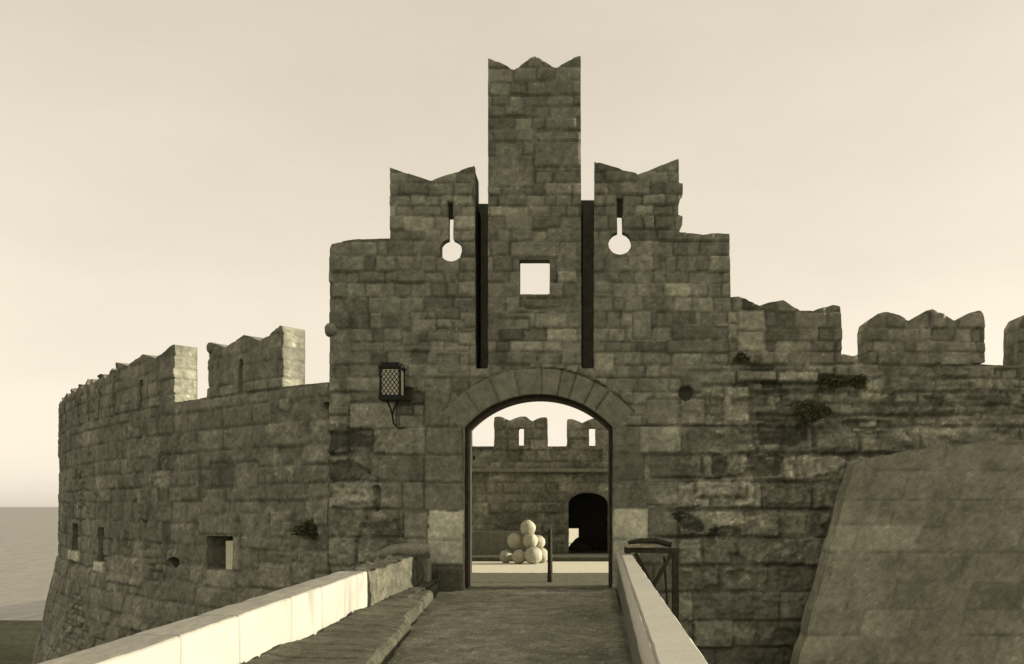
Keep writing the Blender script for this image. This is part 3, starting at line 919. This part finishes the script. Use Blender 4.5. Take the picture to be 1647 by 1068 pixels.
c0 = qi(560, 754); c1 = qi(1350, 754)
mb.box(((c0[0] + c1[0]) / 2, YI - .13, c0[1] - .06), (c1[0] - c0[0], .24, .12))
mb.build('cordon', BRICKD, inner, .03)
# vaulted passage behind the doorway
x0, zt = qi(906, 786); x1, _ = qi(985, 800)
mb = MB()
ya, yb = YI + .88, YI + 4.6
for sx in (x0 - .15, x1 + .15): mb.box((sx, (ya + yb) / 2, zt / 2), (.3, yb - ya, zt))
mb.box(((x0 + x1) / 2, (ya + yb) / 2, zt + .15), (x1 - x0 + .6, yb - ya, .3))
# end wall with a low opening at its left through which the sunny far side shows
xo = (937 - VX) * yb / F; zo = EYE + (VY - 850) * yb / F
mb.box(((xo + x1) / 2, yb + .1, zt / 2), (x1 - xo + .3, .2, zt))
mb.box(((x0 + xo) / 2 - .3, yb + .1, (zo + zt) / 2), (xo - x0 + .6, .199, zt - zo))
mb.build('passage', BRICKD, inner)
bo = boulder('rubble', ((x0 + xo) / 2 + .22, yb - .5, .02), (.42, .3, .42), STONE, None, 9, .2)
tag(bo, 'low heap of rubble inside the dark inner doorway', 'rubble')

# far battlement beyond the right-hand wall
far = thing('far_wall', 'distant battlement glimpsed in the gap between the right-hand merlons', 'wall', (12, 42, 0))
def qf(x, y): return px(x, y, 42.0)
fp = [dict(name='wall', outer=[qf(1290, 872), qf(1290, 600), qf(1352, 600), qf(1420, 600), qf(1520, 600), qf(1520, 872)], thick=.8, mat=STONE_L, parent=far, amp=.02),
      dict(name='merlon', outer=[qf(*t) for t in [(1345, 600), (1345, 572), (1358, 570), (1372, 574), (1385, 568), (1396, 566), (1410, 573), (1420, 569), (1420, 600)]], thick=.6, mat=STONE_L, parent=far, amp=.03)]
mas_f = Masonry(9, 17, -.6, 10, (.3, .45), (.4, .9), seed=51, base=.08, rough=lambda u, z: .7 + 0 * u)
build_shell(fp, .08, mas_f, lambda u, z, d: np.stack([u, 42 - d, z], 1))

# ------------------------------------------------------------------ smooth battered buttress at the right
tal = thing('battered_bastion', 'smooth sloping stone base rising at the right edge below the rough wall', 'bastion', (9, 17, MOATZ))
def tal_map(u, z, d):
    # u: metres right of the sloping corner, z: height; both faces lean back
    zt_ = 2.35
    k = (zt_ - z)
    x = 4.93 + u - k * .35
    y = 17.35 - k * .26 * 1.0 - d
    return np.stack([x, y + 0 * u, z], 1)
mas_t = Masonry(-1, 16, -5.6, 3, (.42, .55), (.6, 1.3), seed=61, base=.06, depth=.018, joint=.009, offs=.004, contrast=.05, erode=.6, rough=lambda u, z: .05 + 0 * u)
build_shell([dict(name='wall', outer=[(0, MOATZ - .3), (0, 2.38), (.5, 2.55), (1.4, 2.72), (3, 2.85), (15, 2.95), (15, MOATZ - .3)], thick=.5, mat=SMOOTH, parent=tal, amp=.03)], .05, mas_t, tal_map)
# the left flank, running back to the wall, and the earth fill behind the slope
mb = MB()
def tc_(z, off=0.0): return (4.95 - (2.35 - z) * .35 + off, 17.35 - (2.35 - z) * .26)
zs_ = [MOATZ - .3, 2.3]
v = []
for z in zs_:
    x, y = tc_(z, .03)
    v += [(x, y + .01, z), (x * Y0 / y + .06, Y0 + .05, z), (20, Y0 + .05, z + (.3 if z > 0 else 0)), (20, y + .01, z + (.3 if z > 0 else 0))]
mb.add(v, [(0, 1, 2, 3), (7, 6, 5, 4), (0, 4, 5, 1), (1, 5, 6, 2), (2, 6, 7, 3)])
mb.build('flank', SMOOTH, tal)

# ------------------------------------------------------------------ the bridge
bridge = thing('stone_bridge', 'stone bridge with low pale parapets leading up to the gate', 'bridge', (-1.2, 9, 0))
YB0 = -8.0
def kerb_x(Y): return -2.30 - .088 * (Y - 12)
def ptop(Y): return .62 + .0127 * (Y - 7)
# side walls of the bridge with two arches over the moat
def arch_hole(c, r, zb):
    return [(c - r, zb)] + [(c - r * math.cos(a), -1.0 - r * .9 + r * .8 * math.sin(a)) for a in np.linspace(.05, math.pi - .05, 16)] + [(c + r, zb)]
bo_ = [(YB0, MOATZ - .5), (YB0, -.16), (Y0 + .1, -.16), (Y0 + .1, MOATZ - .5)]
mas_s = Masonry(YB0 - 1, Y0 + 1, -5.6, .5, (.3, .42), (.5, 1.0), seed=71, base=.06, rough=lambda u, z: .3 + 0 * u)
build_shell([dict(name='masonry', outer=bo_, holes=[arch_hole(14, 2.2, MOATZ - .45), arch_hole(6.5, 2.6, MOATZ - .45), arch_hole(-1.5, 2.6, MOATZ - .45)], thick=4.22, mat=STONE_R, parent=bridge, amp=.01)],
            .08, mas_s, lambda u, z, d: np.stack([.78 + d, u, z], 1))

def deck_z(X, Y):
    z = .02 * fbm(X * 1.1, Y * .7, 4, 81) + .018 * fbm(X * 5, Y * 5, 3, 82) + .012 * sstep(.35, .7, fbm(X * 12, Y * 12, 2, 85))
    # worn swelling of the roadway just before the threshold
    z = z + .045 * np.exp(-((Y - 17.35) / .28) ** 2) * (.7 + .6 * fbm(X * 1.3, Y * 0, 2, 83)) - .01
    z = z - .012 * sstep(Y0 + .08, Y0 + .2, Y)
    ed = sstep(.16, 0, np.abs(X - .40)) * .02
    return z + ed
def deck_tone(X, Y):
    return np.clip(1 + .5 * sstep(.35, .7, fbm(X * 12, Y * 12, 2, 85)) + .4 * fbm(X * .9, Y * .5, 4, 84) + .5 * np.exp(-((Y - 17.35) / .3) ** 2) - .2 * sstep(.15, -.05, .45 - X), .4, 1.7)  # highlight on the roadway swelling put into the tone as a lighter band
relief('deck', -3.2, .52, YB0, Y0 + .3, 150, 900, deck_z, DIRT, bridge, deck_tone)

def long_block(name, prof, ya, yb, mat, step=.12, amp=.006, seed=0, tone=None, smooth=False):
    """sweep a closed cross-section [(x,z)] (functions of Y) along the bridge, ends capped"""
    n = max(2, int((yb - ya) / step)); ys = np.linspace(ya, yb, n + 1)
    V = []; tn = []
    m = None
    for Yv in ys:
        pr_ = prof(Yv); m = len(pr_)
        for k, (x, z) in enumerate(pr_):
            dx = amp * fbm(np.array([Yv * 2.3 + k * 5.1]), np.array([k * 1.7]), 3, seed)[0]
            dz = amp * fbm(np.array([Yv * 2.3 + k * 5.1]), np.array([k * 1.7 + 40]), 3, seed)[0]
            V.append((x + dx, Yv, z + dz))
            tn.append(tone(Yv, k) if tone else 1.0)
    Fq = []
    for i in range(n):
        for k in range(m):
            Fq.append((i * m + k, i * m + (k + 1) % m, (i + 1) * m + (k + 1) % m, (i + 1) * m + k))
    me = bpy.data.meshes.new(name)
    me.from_pydata(V, [], Fq + [tuple(range(m - 1, -1, -1)), tuple(n * m + k for k in range(m))])
    at = me.attributes.new('tone', 'FLOAT', 'POINT'); at.data.foreach_set('value', tn)
    me.update()
    if smooth: me.polygons.foreach_set('use_smooth', [True] * len(me.polygons))
    return link_mesh(name, me, mat, bridge)

# left parapet: whitewashed blocks near the camera, the stretch by the gate darkened to stand for shade
def dense(pts, k=6):
    out = []
    n = len(pts)
    for i in range(n):
        a = pts[i]; b = pts[(i + 1) % n]
        for j in range(k): out.append((a[0] + (b[0] - a[0]) * j / k, a[1] + (b[1] - a[1]) * j / k))
    return out
joints_l = [1.2, 3.4, 5.3, 7.1, 8.3, 9.75, 10.9, 11.9, 12.55]
YS = 13.1
def para_face(ya, yb, xface, zlo, matp, name, rough=0.0, lab=None, jn=(), pale=1.0):
    """relief face + coping of a parapet; solid"""
    rng = random.Random(int(ya * 10))
    n = int((yb - ya) / .035)
    ys = np.linspace(ya, yb, n)
    # profile parameter: inner bottom -> inner top -> outer top -> outer bottom
    m1_, m2_, m3_ = 18, 9, 4
    V = np.zeros((n, m1_ + m2_ + m3_, 3)); Tn = np.ones((n, m1_ + m2_ + m3_))
    Yg = ys[:, None]
    zt_ = ptop(ys)[:, None]
    t = np.linspace(0, 1, m1_)[None, :]
    zz = zlo + (zt_ - .02 - zlo) * t
    dj = np.min(np.abs(ys[:, None] - np.array(jn)[None, :]), 1) if len(jn) else np.full(n, 9.)
    jg = (1 - sstep(.006, .028, dj))[:, None]
    Yy = Yg + 0 * zz
    bulge = .006 * fbm(Yy * 2, zz * 2, 3, 5) + rough * (.07 * fbm(Yy * 1.7, zz * 2.4, 4, 6) + .05 * fbm(Yy * 6, zz * 7, 3, 7) + .05)
    V[:, :m1_, 0] = xface + bulge - .012 * jg
    V[:, :m1_, 1] = Yy; V[:, :m1_, 2] = zz
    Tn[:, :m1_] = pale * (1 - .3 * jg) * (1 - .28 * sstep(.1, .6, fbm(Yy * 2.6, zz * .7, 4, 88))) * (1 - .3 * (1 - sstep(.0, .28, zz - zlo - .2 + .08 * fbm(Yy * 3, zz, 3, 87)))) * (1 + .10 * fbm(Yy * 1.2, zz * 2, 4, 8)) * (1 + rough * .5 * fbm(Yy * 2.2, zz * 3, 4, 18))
    t = np.linspace(0, 1, m2_)[None, :]
    xx = xface - .02 - (.35) * t + 0 * Yg
    wob = .008 * fbm(Yg * 1.5 + 0 * xx, xx * 3, 3, 9) + rough * .05 * fbm(Yg * 3 + 0 * xx, xx * 6, 3, 19)
    V[:, m1_:m1_ + m2_, 0] = xx + bulge[:, -1:] * (1 - t)
    V[:, m1_:m1_ + m2_, 1] = Yg + 0 * xx
    V[:, m1_:m1_ + m2_, 2] = zt_ + wob - .01 * jg
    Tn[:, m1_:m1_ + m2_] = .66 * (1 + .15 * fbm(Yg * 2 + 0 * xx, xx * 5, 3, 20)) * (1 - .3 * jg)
    t = np.linspace(0, 1, m3_)[None, :]
    zz = zt_ - .03 - (zt_ + .2) * t
    V[:, m1_ + m2_:, 0] = xface - .385 + 0 * zz; V[:, m1_ + m2_:, 1] = Yg + 0 * zz; V[:, m1_ + m2_:, 2] = zz
    m = m1_ + m2_ + m3_
    i, j = np.meshgrid(np.arange(n - 1), np.arange(m - 1), indexing='ij'); a = (i * m + j).ravel()
    Fq = np.stack([a, a + m, a + m + 1, a + 1], 1)
    Fb = np.stack([np.arange(n - 1) * m + m - 1, (np.arange(n - 1) + 1) * m + m - 1, (np.arange(n - 1) + 1) * m, np.arange(n - 1) * m], 1)
    Vf = V.reshape(-1, 3)
    me = bpy.data.meshes.new(name)
    me.from_pydata(Vf.tolist(), [], [tuple(f) for f in np.vstack([Fq, Fb]).tolist()] + [tuple(range(m)), tuple(range((n - 1) * m + m - 1, (n - 1) * m - 1, -1))])
    at = me.attributes.new('tone', 'FLOAT', 'POINT'); at.data.foreach_set('value', Tn.ravel())
    me.update()
    o = link_mesh(name, me, matp, bridge)
    if lab: o['label'] = lab
    return o
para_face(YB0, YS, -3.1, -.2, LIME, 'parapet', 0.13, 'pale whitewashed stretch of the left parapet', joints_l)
para_face(YS + .003, Y0 - .12, -3.1, -.2, SHADED, 'parapet', 1.0, 'left parapet stretch beside the gate, coloured dark for shade', (14.2, 15.4, 16.4), 1.0)

# kerb along the left of the roadway
def kprof(Y):
    x = kerb_x(Y)
    r = .022 * fbm(np.array([Y * 1.1]), np.array([3.]), 3, 91)[0]
    g = .028 * math.exp(-(((Y + .15 * math.sin(Y * 2.1)) % .92 - .46) / .03) ** 2)     # open joints between the blocks
    h = .17 + r - g
    k = int((Y + .15 * math.sin(Y * 2.1)) // .92)
    h += .035 * (((k * 37) % 11) / 11 - .5); x += .05 * (((k * 53) % 13) / 13 - .5)
    return [(x + .01 - g, -.1), (x - g, h * .5), (x - .01 - g, h - .03), (x - .05 - g, h), (x - .2, h + .015), (-2.8, h + .03), (-3.02, h + .05), (-3.05, -.1)]
def ktone(Y, k): return 1 + .5 * float(fbm(np.array([Y * 2.2]), np.array([k * .6]), 3, 97)[0])
long_block('kerb', kprof, YB0, Y0 - .13, KERB, step=.03, amp=.022, seed=93, tone=ktone)  # shade along the kerb comes from its dark colour

# right parapet: dark inner face, rounded roll and flat pale coping
def rprof(Y):
    k = (Y - 7.4) / (Y0 - 7.4)
    xi = .395 + .155 * k; xo = .78 + .02 * k; z = ptop(Y)
    return [(xi + .035, -.2), (xi + .03, z - .14), (xi, z - .11), (xi, z - .05), (xi + .02, z - .02), (xi + .06, z - .008), (xi + .075, z - .018), (xi + .09, z), (xo - .02, z + .004), (xo, z - .02), (xo, z - .2), (xo - .04, z - .24), (xo - .04, -.2)]
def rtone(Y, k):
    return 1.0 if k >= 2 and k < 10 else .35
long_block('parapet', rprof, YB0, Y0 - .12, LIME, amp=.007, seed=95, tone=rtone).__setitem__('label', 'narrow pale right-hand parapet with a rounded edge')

# guard stone in the angle by the left jamb
a = q(707, 948); c = q(745, 912)
mb = MB(); mb.box(((a[0] + c[0]) / 2, Y0 - .16, (a[1] + c[1]) / 2 - .02), (c[0] - a[0], .28, c[1] - a[1]), j=.012)
tag(mb.build('guard_stone', SHADED, None, .02), 'dark squared guard stone at the foot of the left gate jamb', 'guard stone')

# long rounded coping stone lying behind the left parapet
xs_, zs1 = px(650, 886, 17.2)
o = boulder('coping_stone', (xs_ + .0, 17.2, zs1 - .02), (.50, .22, .17), STONE, None, 12, .08, 4, .93)
o.rotation_euler = (0, -.12, 0)
tag(o, 'long rounded dark coping stone lying beyond the left parapet by the gate', 'stone')
mb = MB(); mb.box((xs_, 17.35, zs1 - 2.9), (.9, .4, 5.5), j=.02)
tag(mb.build('stone_pier', STONE, None, .03), 'rough stone pier in the moat carrying the rounded coping stone', 'pier')

# ------------------------------------------------------------------ wooden post in the gateway
mb = MB()
xp_, _ = px(884.5, 900, 19.7)
n = 10; pts = []
mb.tube([(xp_, 19.7, -.05), (xp_ + .004, 19.7, .3), (xp_ - .003, 19.7, .7), (xp_, 19.7, 1.08), (xp_, 19.7, 1.13)], [.056, .053, .05, .048, .036], 10)
tag(mb.build('wooden_post', WOOD), 'slim dark wooden post standing upright in the middle of the gateway', 'post')

# ------------------------------------------------------------------ cannonballs
YC = 26.4
balls = [(849, 849, 12.5, 0, 'topmost pale stone cannonball crowning the pile, lit on its right'),
         (853, 869.5, 12.5, -.12, 'stone cannonball in the middle of the pile directly under the topmost one'),
         (865, 872, 11.5, .30, 'stone cannonball peeping out behind the right side of the middle ball'),
         (828, 869.5, 12.5, .05, 'stone cannonball on the upper left of the pile'),
         (814, 893, 10.5, .15, 'small stone cannonball at the far left foot of the pile'),
         (835, 893.5, 11.5, -.25, 'stone cannonball at the foot of the pile, second from the left'),
         (858, 893, 14.5, -.35, 'large dark-sided stone cannonball at the front of the foot of the pile'),
         (870, 894, 12.5, .15, 'sunlit stone cannonball at the right foot of the pile behind the post')]
for i, (x, y, r, dy, lab) in enumerate(balls):
    Y = YC + dy
    X, Z = px(x, y, Y); rr = r * Y / F
    if y > 885: Z = rr - .01
    o = boulder('cannonball', (X, Y, Z), (rr, rr, rr), BALL, None, 30 + i, .085, 4)
    tag(o, lab, 'cannonball', 'stone cannonballs piled in the courtyard')

# low bench of stones behind the pile, against the courtyard wall
mb = MB()
a = px(752, 872, 29.4); c = px(812, 852, 29.4)
mb.box(((a[0] + c[0]) / 2 - .4, 29.55, .42), (c[0] - a[0] + 2.2, .7, .84), j=.02)
tag(mb.build('stone_bench', BRICKD, None, .03), 'low stone bench against the courtyard wall left of the cannonballs', 'bench')

mb = MB()
a = px(560, 897, 28.6); c = px(1340, 897, 28.6)
mb.box(((a[0] + c[0]) / 2, 28.55, .05), (c[0] - a[0], 2.5, .13), j=.01)  # added slab, its dark colour stands for shade below the wall
tag(mb.build('wall_foot_shade', KERB, None, .03), 'long low slab along the foot of the courtyard wall, coloured dark for shade', 'shade slab')

# ------------------------------------------------------------------ trestle of dark timber beyond the right parapet
YT = 16.9
tr = thing('wooden_trestle', 'dark timber trestle with crossed braces just outside the right parapet', 'trestle', (1.2, YT, 0))
def w3(x, y, Y=YT):
    X, Z = px(x, y, Y); return (X, Y, Z)
mb = MB(); mb.beam(w3(1004, 884), w3(1092, 886), .10, .12, .004); mb.build('top_rail', WOOD, tr)
mb = MB(); mb.beam(w3(1086, 886), (w3(1086, 886)[0] + .02, YT, -4.9), .11, .11, .004, Vector((0, 1, 0))); mb.build('leg', WOOD, tr)
mb = MB(); mb.beam((w3(1010, 886)[0], YT + .02, w3(1010, 886)[2]), (w3(1010, 886)[0] - .0, YT + .02, -4.9), .10, .10, .004); mb.build('leg', WOOD, tr)
mb = MB(); mb.beam(w3(1022, 890), w3(1052, 950), .075, .06, .004); mb.build('brace', WOOD, tr)
mb = MB(); mb.beam(w3(1080, 890, YT - .05), w3(1048, 948, YT - .05), .075, .06, .004); mb.build('brace', WOOD, tr)
mb = MB(); mb.beam(w3(1068, 895, YT + .1), w3(1074, 985, YT + .1), .03, .03, .003); mb.build('brace', WOOD, tr)
mb = MB(); mb.box((w3(1030, 878)[0], YT + .0, w3(1030, 878.5)[2]), (.52, .3, .035), j=.006); mb.build('plank', WOODL, tr)
mb = MB(); mb.tube([w3(1010, 873, YT + .25), w3(1030, 870, YT + .25), w3(1055, 870, YT + .25), w3(1080, 877, YT + .25)], [.035, .05, .055, .05], 9); mb.build('pole', WOOD, tr)

# ------------------------------------------------------------------ lantern on its iron bracket
lx, lz = px(631, 617, Y0 - .55)
YL = Y0 - .55
sL = YL / F
lan = thing('wall_lantern', 'black wrought-iron lantern with leaded panes on a bracket left of the arch', 'lantern', (lx, YL, lz))
W2 = 15.5 * sL; H2 = 22 * sL
mb = MB()
mb.box((lx, YL, lz + H2 + .03), (2 * W2 + .07, 2 * W2 + .07, .05))
mb.box((lx, YL, lz + H2 + .085), (2 * W2 - .02, 2 * W2 - .02, .07))
mb.build('roof', IRON, lan, .006)
mb = MB()
for sx in (-1, 1):
    for sy in (-1, 1): mb.box((lx + sx * W2, YL + sy * W2, lz), (.04, .04, 2 * H2))
mb.box((lx, YL, lz - H2 - .02), (2 * W2 + .06, 2 * W2 + .06, .09))
mb.build('frame', IRON, lan)
mb = MB()
for sx in (-1, 1): mb.box((lx + sx * W2 * .97, YL, lz), (.006, 2 * W2 - .04, 2 * H2 - .02))
for sy in (-1, 1): mb.box((lx, YL + sy * W2 * .97, lz), (2 * W2 - .04, .006, 2 * H2 - .02))
gl = mb.build('glass', mg, lan)
for sy in (-1, 1):
    mb = MB()
    yy = YL + sy * (W2 * .97 + .009)
    w_, h_ = W2 - .02, H2 - .02
    for k in range(-5, 6):
        for sg in (-1, 1):
            # diagonal leads clipped to the pane
            pts_ = []
            c0_ = k * .105
            for t in np.linspace(-w_, w_, 41):
                zz_ = c0_ + sg * 1.35 * t
                if abs(zz_) <= h_: pts_.append((lx + t, yy, lz + zz_))
            if len(pts_) > 2: mb.beam(pts_[0], pts_[-1], .012, .008)
    mb.build('leading', IRON, lan)
mb = MB()
base_z = lz - H2 - .06
mb.tube([(lx - .10, YL, base_z), (lx - .03, YL, base_z - .16), (lx, YL + .01, base_z - .28), (lx + .01, YL + .05, base_z - .42), (lx + .05, YL + .3, base_z - .5), (lx + .12, Y0 + .05, base_z - .46)], .017, 7)
mb.tube([(lx + .10, YL, base_z), (lx + .03, YL, base_z - .16), (lx, YL + .01, base_z - .28)], .015, 7)
mb.tube([(lx, YL + W2, lz - .12), (lx + .2, YL + .3, lz - .05), (lx + .30, Y0, lz - .02)], .013, 6)
mb.build('bracket', IRON, lan)
bx, bz = px(655, 633, Y0 - .1)
mb = MB(); mb.box((bx, Y0 - .08, bz), (.15, .14, .27), j=.004)
mb.build('junction_box', WOOD, lan, .01)

# ------------------------------------------------------------------ tufts growing on the ruined face
def tuft(x, y, s, lab, seed, Y=Y0 - .02):
    rng = random.Random(seed)
    X, Z = px(x, y, Y)
    mb = MB(); st = MB()
    for k in range(9):
        an = rng.uniform(0, 2 * math.pi); ln = s * rng.uniform(.5, 1.0)
        tip = Vector((math.cos(an) * ln, -abs(rng.gauss(.35, .25)) * s, math.sin(an) * ln * .65 - .1 * s))
        st.tube([(X, Y, Z), (X + tip.x * .5, Y + tip.y * .7, Z + tip.z * .5 + .02), (X + tip.x, Y + tip.y, Z + tip.z)], [.006, .004, .002], 4)
    for k in range(int(420 * s / .35)):
        an = rng.uniform(0, 2 * math.pi); ra = s * rng.random() ** .6 * (1 + .3 * math.sin(3 * an + seed))
        c_ = Vector((X + math.cos(an) * ra, Y - .02 - rng.random() * s * .5 * (1 - .6 * ra / s), Z + math.sin(an) * ra * .6 - .1 * ra))
        l = rng.uniform(.03, .065)
        d = Vector((rng.gauss(0, 1), rng.gauss(0, 1), rng.gauss(0, 1))).normalized()
        e = d.cross(Vector((rng.gauss(0, 1), rng.gauss(0, 1), rng.gauss(0, 1)))).normalized()
        mb.add([c_ - d * l, c_ + e * l * .38, c_ + d * l, c_ - e * l * .38], [(0, 1, 2, 3)])
    t = thing('caper_bush', lab, 'bush', (X, Y, Z), 0, 'bushes rooted in the old walls')
    st.build('stem', WOOD, t); mb.build('foliage', LEAF, t)
tuft(1300, 662, .36, 'largest dark bush rooted in the rough wall below the right-hand merlon', 1)
tuft(1335, 612, .26, 'small dark bush under the right corner of the right-hand merlon', 2)
tuft(1192, 575, .14, 'tiny tuft at the foot of the pale buttress stones right of the tower', 3)
tuft(500, 850, .30, 'dark bush hanging on the curved bastion above the bridge parapet', 4, Y0 + .3)
tuft(1378, 612, .2, 'bush on the wall top in the gap beside the far battlement', 5)
